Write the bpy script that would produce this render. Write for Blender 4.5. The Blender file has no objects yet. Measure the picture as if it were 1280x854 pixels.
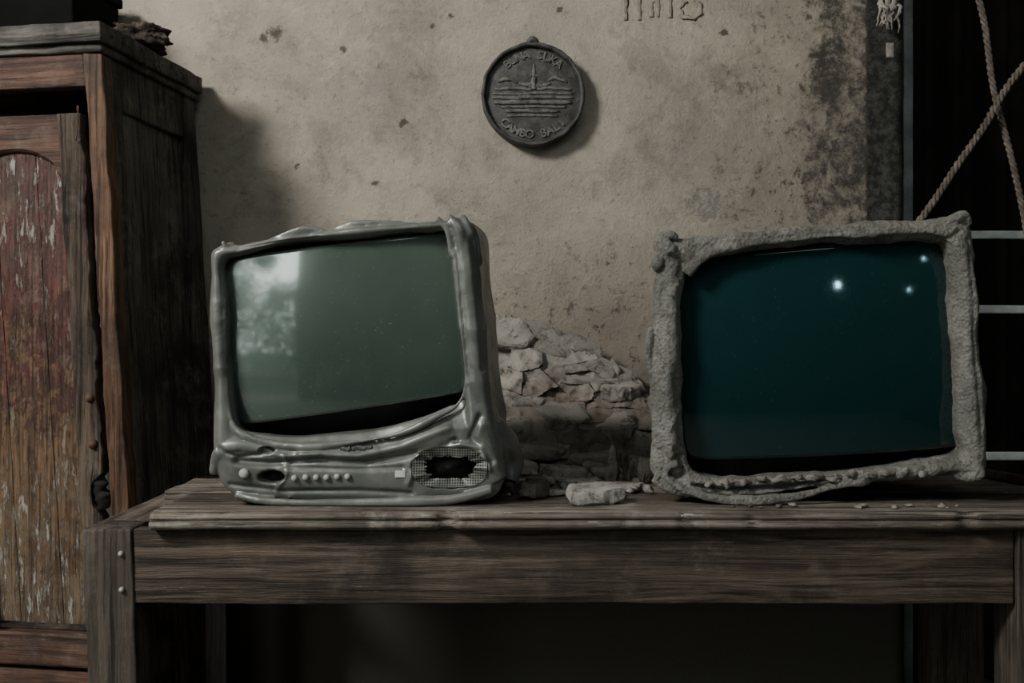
import bpy, bmesh, math, random
from mathutils import Vector, Matrix, noise
from mathutils.bvhtree import BVHTree
random.seed(7)
F=1280*35/36; CZ=1.06
def X(px,d): return (px-640)/F*d
def Z(py,d): return CZ+(427-py)/F*d
scene=bpy.context.scene
COL=scene.collection

# ---------------- node helpers ----------------
class NB:
    def __init__(s,name):
        s.m=bpy.data.materials.new(name); s.m.use_nodes=True
        s.t=s.m.node_tree; s.b=s.t.nodes['Principled BSDF']; s._tc=None
    def n(s,ty): return s.t.nodes.new(ty)
    def put(s,sock,v):
        if isinstance(v,bpy.types.NodeSocket): s.t.links.new(v,sock)
        elif v is not None:
            if sock.type=='RGBA' and len(v)==3: v=(*v,1)
            sock.default_value=v
    def obj(s):
        if not s._tc: s._tc=s.n('ShaderNodeTexCoord')
        return s._tc.outputs['Object']
    def mapping(s,scale=(1,1,1),loc=(0,0,0),vec=None):
        m=s.n('ShaderNodeMapping'); s.put(m.inputs['Vector'],vec or s.obj())
        m.inputs['Scale'].default_value=scale; m.inputs['Location'].default_value=loc
        return m.outputs[0]
    def noise(s,scale=5,detail=6,rough=.6,vec=None,dist=0):
        n=s.n('ShaderNodeTexNoise'); s.put(n.inputs['Vector'],vec or s.obj())
        n.inputs['Scale'].default_value=scale; n.inputs['Detail'].default_value=detail
        n.inputs['Roughness'].default_value=rough; n.inputs['Distortion'].default_value=dist
        return n.outputs['Fac']
    def vor(s,scale=5,vec=None,feature='F1'):
        n=s.n('ShaderNodeTexVoronoi'); n.feature=feature; s.put(n.inputs['Vector'],vec or s.obj())
        n.inputs['Scale'].default_value=scale; return n.outputs['Distance']
    def ss(s,v,a,b,lo=0,hi=1):
        n=s.n('ShaderNodeMapRange'); n.interpolation_type='SMOOTHSTEP'
        s.put(n.inputs[0],v)
        if a>b: a,b,lo,hi=b,a,hi,lo
        n.inputs[1].default_value=a;n.inputs[2].default_value=b
        n.inputs[3].default_value=lo;n.inputs[4].default_value=hi
        return n.outputs[0]
    def math(s,op,a,b=None):
        n=s.n('ShaderNodeMath'); n.operation=op; s.put(n.inputs[0],a)
        if b is not None: s.put(n.inputs[1],b)
        return n.outputs[0]
    def mix(s,f,a,b):
        n=s.n('ShaderNodeMix'); n.data_type='RGBA'
        s.put(n.inputs[0],f); s.put(n.inputs[6],a); s.put(n.inputs[7],b); return n.outputs[2]
    def sep(s,vec=None):
        n=s.n('ShaderNodeSeparateXYZ'); s.put(n.inputs[0],vec or s.obj()); return n.outputs
    def bump(s,h,strength=.5,dist=.01,prev=None):
        n=s.n('ShaderNodeBump'); s.put(n.inputs['Height'],h)
        n.inputs['Strength'].default_value=strength; n.inputs['Distance'].default_value=dist
        if prev is not None: s.put(n.inputs['Normal'],prev)
        return n.outputs[0]
    def out(s,color=None,rough=None,normal=None,metal=None,spec=None,coat=None):
        b=s.b.inputs
        s.put(b['Base Color'],color); s.put(b['Roughness'],rough)
        if normal is not None: s.put(b['Normal'],normal)
        if metal is not None: s.put(b['Metallic'],metal)
        if spec is not None: b['Specular IOR Level'].default_value=spec
        if coat is not None: b['Coat Weight'].default_value=coat
        return s.m

def wood(name,c1,c2,c3,axis=0,scale=1.0,rough=.8,dust=(.16,.15,.13),dustamt=.45,bump=.6,crack=.8):
    k=NB(name); sc=[24*scale]*3; sc[axis]=1.2*scale
    wob=k.n('ShaderNodeTexNoise'); wob.inputs['Scale'].default_value=3; wob.inputs['Detail'].default_value=2
    k.put(wob.inputs['Vector'],k.obj())
    vm=k.n('ShaderNodeVectorMath'); vm.operation='MULTIPLY_ADD'; k.put(vm.inputs[0],wob.outputs['Color']); vm.inputs[1].default_value=(.012,.012,.012); k.put(vm.inputs[2],k.obj())
    W_=vm.outputs[0]
    v=k.mapping(tuple(sc),vec=W_); g=k.noise(1.6,9,.75,v,.5)
    sc2=[75*scale]*3; sc2[axis]=2.0*scale
    g2=k.noise(1.5,6,.7,k.mapping(tuple(sc2),vec=W_),.2)
    big=k.noise(3.5,5,.6)
    c=k.mix(k.ss(g,.38,.60),c1,c2); c=k.mix(k.ss(big,.48,.66),c,c3)
    c=k.mix(k.math('MULTIPLY',k.ss(g,.56,.70),.6),c,tuple(x*1.6 for x in c2))
    c=k.mix(k.math('MULTIPLY',k.ss(k.noise(9,8,.75),.5,.72),dustamt),c,dust)
    c=k.mix(k.math('MULTIPLY',k.ss(g2,.50,.64),crack),c,tuple(x*.2 for x in c1))
    sc3=[40*scale]*3; sc3[axis]=6*scale
    c=k.mix(k.math('MULTIPLY',k.ss(k.noise(1.2,9,.8,k.mapping(tuple(sc3),vec=W_)),.60,.68),dustamt),c,tuple(min(1,x*1.35) for x in dust))
    h=k.math('ADD',g,k.math('MULTIPLY',g2,-.9))
    return k.out(c,rough,k.bump(h,bump,.006),spec=.25)

def plain(name,c,rough=.7,bs=30,bstr=.3,metal=0,var=.35,spec=.4):
    k=NB(name); a=k.noise(bs,6,.65); b=k.noise(bs*.2,5,.6)
    col=k.mix(k.ss(b,.35,.68),tuple(x*(1-var) for x in c),tuple(min(1,x*(1+var)) for x in c))
    return k.out(col,rough,k.bump(a,bstr,.004),metal=metal,spec=spec)

# ---------------- mesh helpers ----------------
class Geo:
    def __init__(s): s.v=[]; s.f=[]
    def add(s,v,f):
        o=len(s.v); s.v+= [tuple(p) for p in v]; s.f+=[tuple(i+o for i in q) for q in f]; return s
    def obj(s,name,mat,parent=None,loc=(0,0,0),smooth=True,recalc=True):
        me=bpy.data.meshes.new(name); me.from_pydata(s.v,[],s.f); me.update()
        if recalc:
            bm=bmesh.new(); bm.from_mesh(me); bmesh.ops.recalc_face_normals(bm,faces=bm.faces); bm.to_mesh(me); bm.free()
        if smooth:
            for p in me.polygons: p.use_smooth=True
        if mat: me.materials.append(mat)
        o=bpy.data.objects.new(name,me); COL.objects.link(o); o.parent=parent; o.location=loc
        return o
def thing(o,label,cat,group=None):
    o['label']=label; o['category']=cat
    if group:o['group']=group
    return o
def struct(o): o['kind']='structure'; return o
def empty(name,loc,label,cat):
    e=bpy.data.objects.new(name,None); e.empty_display_size=.05; COL.objects.link(e); e.location=loc
    return thing(e,label,cat)
def boxg(x0,x1,y0,y1,z0,z1,bev=.003,cuts=None,amp=.0015,seed=0,freq=12,shear=None):
    bm=bmesh.new(); bmesh.ops.create_cube(bm,size=1)
    for v in bm.verts:
        v.co=Vector(((x0+x1)/2+v.co.x*(x1-x0),(y0+y1)/2+v.co.y*(y1-y0),(z0+z1)/2+v.co.z*(z1-z0)))
    if bev: bmesh.ops.bevel(bm,geom=bm.edges[:],offset=bev,segments=2,affect='EDGES',profile=.6)
    d=[x1-x0,y1-y0,z1-z0]; lo=[x0,y0,z0]
    if cuts is None: cuts=.03
    if cuts:
        for a in range(3):
            n=min(70,int(d[a]/cuts))
            nn=[0,0,0]; nn[a]=1
            for i in range(1,n):
                co=[0,0,0]; co[a]=lo[a]+d[a]*i/n
                bmesh.ops.bisect_plane(bm,geom=bm.verts[:]+bm.edges[:]+bm.faces[:],plane_co=co,plane_no=nn)
    bm.normal_update()
    if amp:
        for v in bm.verts:
            q=v.co*freq+Vector((seed*3.1,seed*1.7,seed))
            v.co+=noise.noise_vector(q)*amp+noise.noise_vector(q*3)*amp*.5
    if shear:
        for v in bm.verts: v.co=shear(v.co)
    bm.verts.index_update()
    V=[v.co[:] for v in bm.verts]; Fc=[tuple(v.index for v in f.verts) for f in bm.faces]
    bm.free(); return V,Fc
def slab(a,b,c,rot,seed,amp=.25):
    """angular broken slab: irregular polygon outline, noisy broken edges"""
    rs=random.Random(seed); n=rs.randint(6,8); cor=[]
    for i in range(n):
        th=2*math.pi*(i+rs.uniform(-.3,.3))/n; k_=(abs(math.cos(th))**4+abs(math.sin(th))**4)**(-.25)
        r=k_*rs.uniform(.78,1.05); cor.append(Vector((math.cos(th)*r*a,math.sin(th)*r*b,0)))
    pts=[]
    for i in range(n):
        for s in range(8): pts.append(cor[i].lerp(cor[(i+1)%n],s/8))
    E=Matrix.Rotation(rot[2],3,'Z')@Matrix.Rotation(rot[1],3,'Y')@Matrix.Rotation(rot[0],3,'X')
    V=[];Fc=[];N=len(pts); mx=max(a,b)
    lay=[(.15,c*.9),(.45,c*.95),(.75,c),(.93,c*.92),(1,c*.6),(1.02,0),(1,-c*.7),(.92,-c),(.5,-c),(.15,-c)]
    for (sc,zz) in lay:
        for p in pts:
            q=Vector((p.x*sc,p.y*sc,zz)); 
            w=noise.noise_vector(q*(2.6/mx)+Vector((seed*3.7,1,1)))*mx*.10*amp*4+noise.noise_vector(q*(9/mx)+Vector((seed,5,1)))*mx*.035
            w.z=max(-c*.5,min(c*.5,w.z*.6)); V.append(E@(q+w))
    for k_ in range(len(lay)-1):
        for j in range(N): Fc.append((k_*N+j,k_*N+(j+1)%N,(k_+1)*N+(j+1)%N,(k_+1)*N+j))
    Fc.append(tuple(range(N))[::-1]); Fc.append(tuple((len(lay)-1)*N+j for j in range(N)))
    return V,Fc
def cr(p,t,closed=False):
    n=len(p); 
    if closed: i=int(math.floor(t))%n; g=lambda j:p[j%n]
    else:
        i=min(int(t),n-2); g=lambda j:p[max(0,min(n-1,j))]
    u=t-math.floor(t) if closed else t-i
    a,b,c,d=[Vector(g(i+k)) for k in(-1,0,1,2)]
    return .5*((2*b)+(c-a)*u+(2*a-5*b+4*c-d)*u*u+(3*b-a-3*c+d)*u*u*u)
def tube(pts,radii,seg=10,step=6,amp=0,freq=30,flat=1.0):
    n=len(pts); P=[];R=[]
    tot=(n-1)*step
    for k in range(tot+1):
        t=k/step; P.append(cr(pts,min(t,n-1-1e-6)))
        i=min(int(t),n-2);u=min(1,t-i); R.append(radii[i]*(1-u)+radii[i+1]*u)
    V=[];Fc=[]
    up=Vector((0.13,-1,.07)).normalized()
    for k,p in enumerate(P):
        tg=(P[min(k+1,tot)]-P[max(k-1,0)]).normalized()
        if abs(tg.dot(up))>.95: up2=Vector((1,0,.2))
        else: up2=up
        a=tg.cross(up2).normalized(); b=a.cross(tg).normalized()
        for j in range(seg):
            th=2*math.pi*j/seg; q=p+(a*math.cos(th)+b*math.sin(th)*flat)*R[k]
            if amp: q=q+(q-p)*noise.noise(q*freq)*amp
            V.append(q)
    for k in range(tot):
        for j in range(seg):
            Fc.append((k*seg+j,k*seg+(j+1)%seg,(k+1)*seg+(j+1)%seg,(k+1)*seg+j))
    Fc.append(tuple(range(seg))[::-1]); Fc.append(tuple(tot*seg+j for j in range(seg)))
    return V,Fc
def lathe(prof,seg=48,axis='y'):
    V=[];Fc=[]
    for r,h in prof:
        for j in range(seg):
            a=2*math.pi*j/seg
            V.append((r*math.cos(a),h,r*math.sin(a)) if axis=='y' else (r*math.cos(a),r*math.sin(a),h))
    m=len(prof)
    for k in range(m-1):
        for j in range(seg): Fc.append((k*seg+j,k*seg+(j+1)%seg,(k+1)*seg+(j+1)%seg,(k+1)*seg+j))
    Fc.append(tuple(range(seg))[::-1]); Fc.append(tuple((m-1)*seg+j for j in range(seg)))
    return V,Fc
def textg(s,size,ext):
    cu=bpy.data.curves.new('t','FONT'); cu.body=s; cu.size=size; cu.extrude=ext; cu.align_x='CENTER'; cu.offset=size*.02
    o=bpy.data.objects.new('t',cu); COL.objects.link(o)
    dg=bpy.context.evaluated_depsgraph_get(); dg.update()
    me=bpy.data.meshes.new_from_object(o.evaluated_get(dg))
    V=[v.co.copy() for v in me.vertices]; Fc=[tuple(p.vertices) for p in me.polygons]
    bpy.data.objects.remove(o); bpy.data.meshes.remove(me); return V,Fc
def bake(o):
    dg=bpy.context.evaluated_depsgraph_get(); dg.update()
    me=bpy.data.meshes.new_from_object(o.evaluated_get(dg)); o.modifiers.clear(); old=o.data; o.data=me
    bpy.data.meshes.remove(old); me.name=o.name; return o

# ---------------- materials ----------------
k=NB('plaster'); x,y,z=k.sep()
n1=k.noise(1.6,6,.6); n2=k.noise(7,9,.75); n3=k.noise(38,8,.75); n4=k.noise(110,4,.6); n5=k.noise(3.2,10,.8,dist=.6); n6=k.noise(12,10,.8,dist=.4)
c=k.mix(k.ss(n1,.3,.7),(.42,.37,.295),(.30,.27,.225))
c=k.mix(k.math('MULTIPLY',k.ss(n2,.46,.70),.8),c,(.18,.162,.135))
c=k.mix(k.math('MULTIPLY',k.ss(n2,.46,.28),.5),c,(.50,.455,.375))
c=k.mix(k.math('MULTIPLY',k.ss(n5,.53,.58),.5),c,(.235,.215,.185))
c=k.mix(k.math('MULTIPLY',k.ss(n5,.46,.40),.3),c,(.46,.42,.345))
c=k.mix(k.math('MULTIPLY',k.ss(n6,.58,.63),.35),c,(.17,.155,.13))
c=k.mix(k.math('MULTIPLY',k.ss(n3,.58,.65),.55),c,(.14,.125,.10))
scn=k.noise(3,6,.8,k.mapping((3,1,26)),.8); scv=k.noise(3,6,.8,k.mapping((30,1,4)),.8)
c=k.mix(k.math('MULTIPLY',k.ss(scn,.65,.69),.5),c,(.17,.155,.13))
c=k.mix(k.math('MULTIPLY',k.ss(scv,.66,.70),.45),c,(.48,.45,.39))
xw=k.math('ADD',x,k.math('MULTIPLY',k.math('SUBTRACT',n2,.5),.55))
zw=k.math('ADD',z,k.math('MULTIPLY',k.math('SUBTRACT',n2,.5),.5))
mr=k.ss(xw,.36,.80)
c=k.mix(k.math('MULTIPLY',mr,.5),c,(.20,.168,.125))
ml=k.math('MULTIPLY',k.ss(zw,1.42,1.05),k.ss(xw,-.25,.05))
c=k.mix(k.math('MULTIPLY',ml,.6),c,(.17,.14,.11))
sp=k.ss(k.math('ADD',k.math('MULTIPLY',n3,.6),k.math('MULTIPLY',n6,.4)),.52,.585)
area=k.math('ADD',k.math('MAXIMUM',k.math('MULTIPLY',mr,.8),k.math('MULTIPLY',ml,.95)),k.math('MULTIPLY',k.ss(n1,.52,.68),.28))
c=k.mix(k.math('MULTIPLY',sp,area),c,(.065,.054,.044))
# irregular mottled grey-black damp toward the opening
xs_=k.math('ADD',x,k.math('ADD',k.math('MULTIPLY',k.math('SUBTRACT',n2,.5),.55),k.math('MULTIPLY',k.math('SUBTRACT',n6,.5),.30)))
band=k.math('MULTIPLY',k.ss(xs_,.70,.80),k.ss(k.math('ADD',n6,k.math('MULTIPLY',n3,.5)),.60,.84))
c=k.mix(k.math('MULTIPLY',band,.95),c,(.050,.047,.041))
xe=k.math('ADD',x,k.math('MULTIPLY',k.math('SUBTRACT',n3,.5),.03))
c=k.mix(k.ss(xe,.884,.892),c,k.mix(k.ss(n3,.4,.65),(.020,.020,.018),(.070,.070,.062)))
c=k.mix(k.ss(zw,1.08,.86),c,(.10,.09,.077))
for (px,py,r) in [(345,42,.024),(330,48,.014),(505,153,.012),(430,63,.011),(436,70,.007),(562,20,.008),(540,33,.006),(370,208,.006),(905,40,.008),(1010,22,.012),(700,12,.006),(470,230,.005),(760,330,.008)]:
    vm=k.n('ShaderNodeVectorMath'); vm.operation='DISTANCE'
    k.put(vm.inputs[0],k.obj()); vm.inputs[1].default_value=(X(px,2.5),2.5,Z(py,2.5))
    dd=k.math('ADD',vm.outputs['Value'],k.math('MULTIPLY',k.math('SUBTRACT',n3,.5),.07))
    c=k.mix(k.math('MULTIPLY',k.ss(dd,r,r*.4),.85),c,(.06,.052,.043))
vm=k.n('ShaderNodeVectorMath'); vm.operation='DISTANCE'
k.put(vm.inputs[0],k.obj()); vm.inputs[1].default_value=(X(880,2.5),2.5,Z(255,2.5))
dd=k.math('ADD',vm.outputs['Value'],k.math('MULTIPLY',k.math('SUBTRACT',n3,.5),.12))
c=k.mix(k.math('MULTIPLY',k.ss(dd,.045,.035),.75),c,k.mix(k.ss(n3,.45,.6),(.17,.16,.14),(.36,.34,.30)))
h=k.math('ADD',k.math('MULTIPLY',n3,.7),k.math('ADD',k.math('MULTIPLY',n2,1.2),k.math('MULTIPLY',n4,.3)))
M_plaster=k.out(c,.9,k.bump(h,.55,.014),spec=.2)

M_dark=plain('dark_wall',(.05,.05,.046),.9)
M_darker=plain('darkened_wall',(.012,.011,.010),.95)  # walls coloured near black so doorway and screen reflections stay dark
k=NB('dirt_floor'); M_floor=k.out(k.mix(k.noise(6,8,.7),(.08,.072,.06),(.16,.145,.12)),.95,k.bump(k.noise(20,8,.7),.6,.02))
M_ceil=plain('ceiling_boards',(.05,.045,.04),.9)

M_table=wood('dark_weathered_wood',(.034,.025,.019),(.105,.080,.060),(.028,.021,.017),0,1,.6,(.22,.19,.155),.38,.8)
M_tabletop=wood('dusty_top_wood',(.085,.068,.054),(.23,.20,.165),(.065,.051,.040),0,1,.66,(.40,.365,.315),.8,.8,crack=.85)
M_tabley=wood('weathered_wood_side',(.055,.042,.032),(.15,.12,.097),(.045,.035,.028),1,1,.8,(.26,.24,.21),.5)
M_leg=wood('leg_wood',(.030,.024,.020),(.085,.068,.055),(.022,.018,.015),2,1,.8,(.15,.14,.12),.45)
M_legdark=wood('shaded_leg_wood',(.006,.005,.0045),(.016,.013,.011),(.006,.005,.0045),2,1,.9,(.02,.018,.016),.3)  # leg wood with the shade under the table put into its colour
M_cabside=wood('cabinet_side_wood',(.042,.037,.031),(.115,.105,.088),(.028,.025,.021),2,.8,.85,(.22,.21,.18),.65)
M_cabtop=wood('cabinet_top_wood',(.06,.055,.047),(.15,.14,.125),(.03,.028,.025),0,.8,.85,(.22,.21,.19),.6)
M_post=wood('cabinet_post_wood',(.055,.029,.018),(.17,.092,.052),(.042,.026,.018),2,1,.6,(.16,.135,.11),.5)
M_rail=wood('cabinet_rail_wood',(.05,.027,.019),(.13,.07,.048),(.042,.026,.019),0,1,.6,(.17,.15,.125),.55)
M_stile=wood('charred_stile_wood',(.030,.022,.017),(.110,.082,.060),(.016,.013,.010),2,1.1,.8,(.20,.17,.14),.5,1)
k=NB('peeling_door_paint'); x,y,z=k.sep()
g=k.noise(1.6,8,.65,k.mapping((60,60,2.0)),.3); g2=k.noise(1.6,6,.7,k.mapping((150,150,5)))
n=k.noise(7,9,.8); nb=k.noise(13,8,.75)
red=k.mix(k.ss(g,.35,.65),(.042,.014,.011),(.105,.036,.027))
och=k.mix(k.ss(g,.35,.65),(.075,.043,.023),(.185,.108,.055))
zw=k.math('ADD',z,k.math('MULTIPLY',k.math('SUBTRACT',n,.5),1.9))
c=k.mix(k.ss(zw,.93,1.00),och,red)
c=k.mix(k.math('MULTIPLY',k.ss(n,.50,.58),.55),c,(.048,.030,.021))
c=k.mix(k.math('MULTIPLY',k.ss(nb,.54,.60),.5),c,(.13,.092,.062))
c=k.mix(k.math('MULTIPLY',k.ss(zw,.74,.5),.6),c,(.13,.108,.076))
ch=k.ss(k.noise(2.4,10,.85,k.mapping((22,22,5))),.515,.565)
edge=k.math('MAXIMUM',k.ss(z,1.08,1.36),k.ss(z,.90,.62))
c=k.mix(k.math('MULTIPLY',ch,k.math('ADD',k.math('MULTIPLY',edge,.65),.22)),c,(.34,.315,.27))
c=k.mix(k.math('MULTIPLY',k.ss(g2,.50,.62),.8),c,(.018,.011,.008))
M_panel=k.out(c,.5,k.bump(k.math('ADD',k.math('ADD',g,ch),nb),.7,.006),spec=.4)

k=NB('melted_grey_plastic'); a=k.noise(8,6,.6); b=k.noise(160,5,.7); d=k.noise(22,8,.75)
c=k.mix(k.ss(a,.35,.65),(.092,.098,.088),(.150,.155,.139)); c=k.mix(k.math('MULTIPLY',k.ss(d,.52,.7),.45),c,(.22,.22,.197))
c=k.mix(k.math('MULTIPLY',k.ss(k.noise(5,8,.7,dist=1),.50,.66),.7),c,(.038,.039,.035))
c=k.mix(k.math('MULTIPLY',k.ss(k.noise(60,6,.8),.60,.70),.4),c,(.03,.03,.027))
wv=k.noise(2.2,3,.5,k.mapping((2.5,2.5,4)),1.0)
nn=k.bump(wv,.3,.02); nn=k.bump(b,.10,.002,nn)
M_case1=k.out(c,k.ss(d,.4,.7,.28,.5),nn,spec=.7,metal=.08)
k=NB('crusted_grey_plastic'); a=k.noise(8,6,.6); b=k.noise(110,8,.8); v=k.vor(160); d=k.noise(30,8,.75)
c=k.mix(k.ss(a,.35,.65),(.17,.17,.148),(.27,.265,.23)); c=k.mix(k.ss(b,.50,.34),c,(.075,.073,.065)); c=k.mix(k.math('MULTIPLY',k.ss(d,.52,.66),.5),c,(.37,.36,.32))
c=k.mix(k.math('MULTIPLY',k.ss(k.noise(7,8,.75,dist=.8),.52,.64),.6),c,(.075,.07,.062))
hh=k.math('ADD',b,k.math('MULTIPLY',v,.6))
M_case2=k.out(c,.72,k.bump(hh,1.0,.007),spec=.35)
M_black=plain('black_rubber',(.005,.006,.006),.4,60,.15)
M_blackm=plain('cavity_black',(.006,.006,.006),.85,60,.6)  # near black standing in for shade inside the holes and speaker cavity
def glass(name,c1,c2,rough,dustc,da,z0,z1,coat):
    k=NB(name); d=k.noise(5,5,.6); f=k.noise(160,3,.6); x,y,z=k.sep()
    c=k.mix(k.math('ADD',k.math('MULTIPLY',k.ss(z,z0,z1),.7),k.math('MULTIPLY',k.ss(d,.3,.7),.3)),c1,c2)  # paler towards the top: hazy reflection put into the glass colour
    c=k.mix(k.math('MULTIPLY',k.ss(k.noise(40,8,.8),.60,.75),da),c,dustc)
    c=k.mix(k.math('MULTIPLY',k.ss(k.noise(200,2,.5),.70,.76),da),c,dustc)
    return k.out(c,rough,k.bump(f,.015,.001),spec=.6,coat=coat)
M_g1=glass('green_tube_glass',(.024,.043,.036),(.068,.096,.076),.20,(.25,.28,.24),.4,.1,.4,1.0)
_b=M_g1.node_tree.nodes['Principled BSDF']; _b.inputs['Coat Roughness'].default_value=.065; _b.inputs['Coat IOR'].default_value=1.9
M_g2=glass('teal_tube_glass',(.005,.020,.021),(.007,.028,.028),.06,(.1,.2,.19),.15,.1,.4,.3)
M_knob=plain('grey_button_plastic',(.30,.30,.27),.4,80,.2)
M_label=plain('pale_sticker',(.5,.5,.47),.6)
M_logo=plain('dull_silver_badge',(.05,.055,.05),.45,150,.6)
def rub(name,c1,c2,c3,sc,bd):
    k=NB(name); b=k.noise(sc,10,.8); a=k.noise(6,6,.6)
    c=k.mix(k.ss(a,.35,.65),c1,c2); c=k.mix(k.ss(b,.5,.38),c,c3)
    return k.out(c,.95,k.bump(b,.9,bd),spec=.15)
M_rubble=rub('grey_rubble',(.22,.208,.182),(.35,.33,.29),(.10,.092,.08),28,.010)
M_rubble2=rub('dark_rubble',(.08,.07,.06),(.18,.16,.14),(.028,.024,.02),30,.010)
M_rubble3=rub('ash_rubble',(.24,.23,.205),(.37,.36,.325),(.12,.113,.10),40,.006)
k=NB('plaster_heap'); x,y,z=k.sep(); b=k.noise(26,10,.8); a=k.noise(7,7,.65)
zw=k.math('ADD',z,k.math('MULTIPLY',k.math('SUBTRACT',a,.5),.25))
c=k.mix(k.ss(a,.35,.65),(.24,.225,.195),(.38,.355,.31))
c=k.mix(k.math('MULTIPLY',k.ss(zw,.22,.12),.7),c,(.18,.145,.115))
c=k.mix(k.math('MULTIPLY',k.ss(k.noise(9,8,.7),.54,.64),.6),c,(.09,.078,.066))
c=k.mix(k.math('MULTIPLY',k.ss(b,.46,.36),.8),c,(.06,.053,.045))
M_heap=k.out(c,.95,k.bump(b,.9,.012),spec=.15)
k=NB('cast_relief_metal'); b=k.noise(35,8,.7)
M_plaque=k.out(k.mix(k.ss(b,.35,.65),(.026,.026,.024),(.075,.073,.065)),.6,k.bump(b,.7,.006),spec=.4)
k=NB('relief_worn_metal'); b=k.noise(60,8,.75)
M_plaque2=k.out(k.mix(k.ss(b,.36,.60),(.032,.032,.029),(.135,.132,.118)),.55,k.bump(b,.6,.004),spec=.45)
M_steel=plain('grey_painted_steel',(.23,.255,.245),.65,40,.3)
M_rope=plain('sisal_rope',(.15,.125,.10),.95,200,.8)
M_rag=plain('pale_rag',(.27,.25,.22),.95,120,.8)
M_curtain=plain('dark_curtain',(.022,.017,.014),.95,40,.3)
M_rust=plain('rusty_iron',(.09,.05,.033),.8,90,.6,metal=.2)
M_box=plain('black_box',(.006,.006,.006),.95,20,.4,spec=.1)  # plain near black all over
k=NB('faded_charcoal_marks'); b=k.noise(50,9,.85)
M_pencil=k.out(k.mix(k.ss(b,.42,.60),(.215,.195,.16),(.36,.325,.265)),.95)
M_bark=plain('bark',(.05,.042,.03),.9)
k=NB('leaf'); M_leaf=k.out(k.mix(k.noise(2,3,.5),(.04,.07,.05),(.16,.22,.16)),.5)
k=NB('dark_grass'); M_grass=k.out(k.mix(k.noise(2,8,.7),(.012,.016,.012),(.03,.035,.025)),.95)  # grass in very dark greens

# ---------------- room ----------------
def wallbox(name,x0,x1,y0,y1,z0,z1,mat,cuts=0,amp=0):
    g=Geo().add(*boxg(x0,x1,y0,y1,z0,z1,0,cuts,amp)); return struct(g.obj(name,mat,smooth=False))
g=Geo(); nx,nz=260,180; x0,x1,z0,z1=-4.0,.98,0,3.6
for j in range(nz+1):
    for i in range(nx+1):
        xx=x0+(x1-x0)*i/nx; zz=z0+(z1-z0)*j/nz
        yy=2.5+noise.noise(Vector((xx*2.3,0,zz*2.3)))*.006+noise.noise(Vector((xx*9,3,zz*9)))*.002
        if i==nx: xx+=noise.noise(Vector((0,4,zz*9)))*.008
        g.v.append((xx,yy,zz))
for j in range(nz):
    for i in range(nx):
        a=j*(nx+1)+i; g.f.append((a,a+1,a+nx+2,a+nx+1))
o=len(g.v)
for j in range(nz+1): g.v.append((x1,2.68,z0+(z1-z0)*j/nz))
for j in range(nz):
    a=j*(nx+1)+nx; g.f.append((a,o+j,o+j+1,a+nx+1))
p=len(g.v); g.v+=[(x0,2.68,z0),(x0,2.68,z1)]; g.f.append((p,p+1,o+nz,o))
struct(g.obj('wall_back',M_plaster,recalc=False))
wallbox('floor',-4,3,-2.4,4.2,-.08,0,M_floor)
wallbox('ceiling',-4,3,-2.4,4.2,3.6,3.7,M_ceil)
wallbox('wall_left',-4.1,-4,-2.4,4.2,0,3.6,M_dark)
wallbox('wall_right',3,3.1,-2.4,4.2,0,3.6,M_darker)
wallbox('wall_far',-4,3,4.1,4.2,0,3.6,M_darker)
DX0,DX1,DZ=-3.9,-1.66,2.72
g=Geo().add(*boxg(-4,DX0,-2.3,-2.2,0,3.6,0,0,0)).add(*boxg(DX1,3,-2.3,-2.2,0,3.6,0,0,0)).add(*boxg(DX0,DX1,-2.3,-2.2,DZ,3.6,0,0,0))
struct(g.obj('wall_front',M_darker,smooth=False))
g=Geo().add(*boxg(DX0,DX0+.06,-2.32,-2.18,0,DZ)).add(*boxg(DX1-.06,DX1,-2.32,-2.18,0,DZ)).add(*boxg(DX0,DX1,-2.32,-2.18,DZ-.06,DZ))
struct(g.obj('door_1',M_leg,smooth=False))

tr=empty('garden_tree',(-4.4,-4.6,0),'leafy garden tree outside the open doorway','tree')
gt=Geo().add(*tube([(0,0,0),(.1,0,1),(0,.1,2),(.15,0,3.0)],[.12,.09,.06,.03],8,4))
gt.add(*tube([(.05,0,1.0),(.7,.1,1.5),(1.5,.1,1.9),(2.0,.1,2.5)],[.05,.035,.02,.012],6,3))
gt.obj('trunk',M_bark,tr)
gl=Geo()
for i in range(14000):
    cc=random.choice([(-.6,0,2.6,.9),(-.2,0,1.9,.9),(.3,.1,2.1,.6),(.1,0,3.2,.5),(.4,.1,1.2,1.0),(.9,.1,1.3,.9),(1.5,.1,1.2,.9),(2.1,0,1.2,.8),(2.6,0,1.3,.9),(0,0,.5,1.1),(1,0,.4,1),(2,0,.4,1),(1.3,0,1.9,.45),(2.0,0,2.0,.35),(.9,0,2.9,.35),(-1,0,1.5,1.2),(2.9,0,1.8,.8),(2.6,0,.4,1),(1.5,.3,.7,1)])
    q=Vector((cc[0],cc[1],cc[2]))+Vector([random.gauss(0,.42)*cc[3] for _ in range(3)])
    if q.z<.05: continue
    a=Vector([random.uniform(-1,1) for _ in range(3)]).normalized(); b=a.orthogonal().normalized()
    l=random.uniform(.035,.09)
    gl.add([q-a*l,q+b*l*.45,q+a*l,q-b*l*.45],[(0,1,2,3)])
o=gl.obj('foliage',M_leaf,tr,smooth=False,recalc=False); o['kind']='stuff'
g=Geo().add(*boxg(-12,3,-12,-2.45,-.12,-.04,0,0,0)); struct(g.obj('ground',M_grass,smooth=False))

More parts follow.
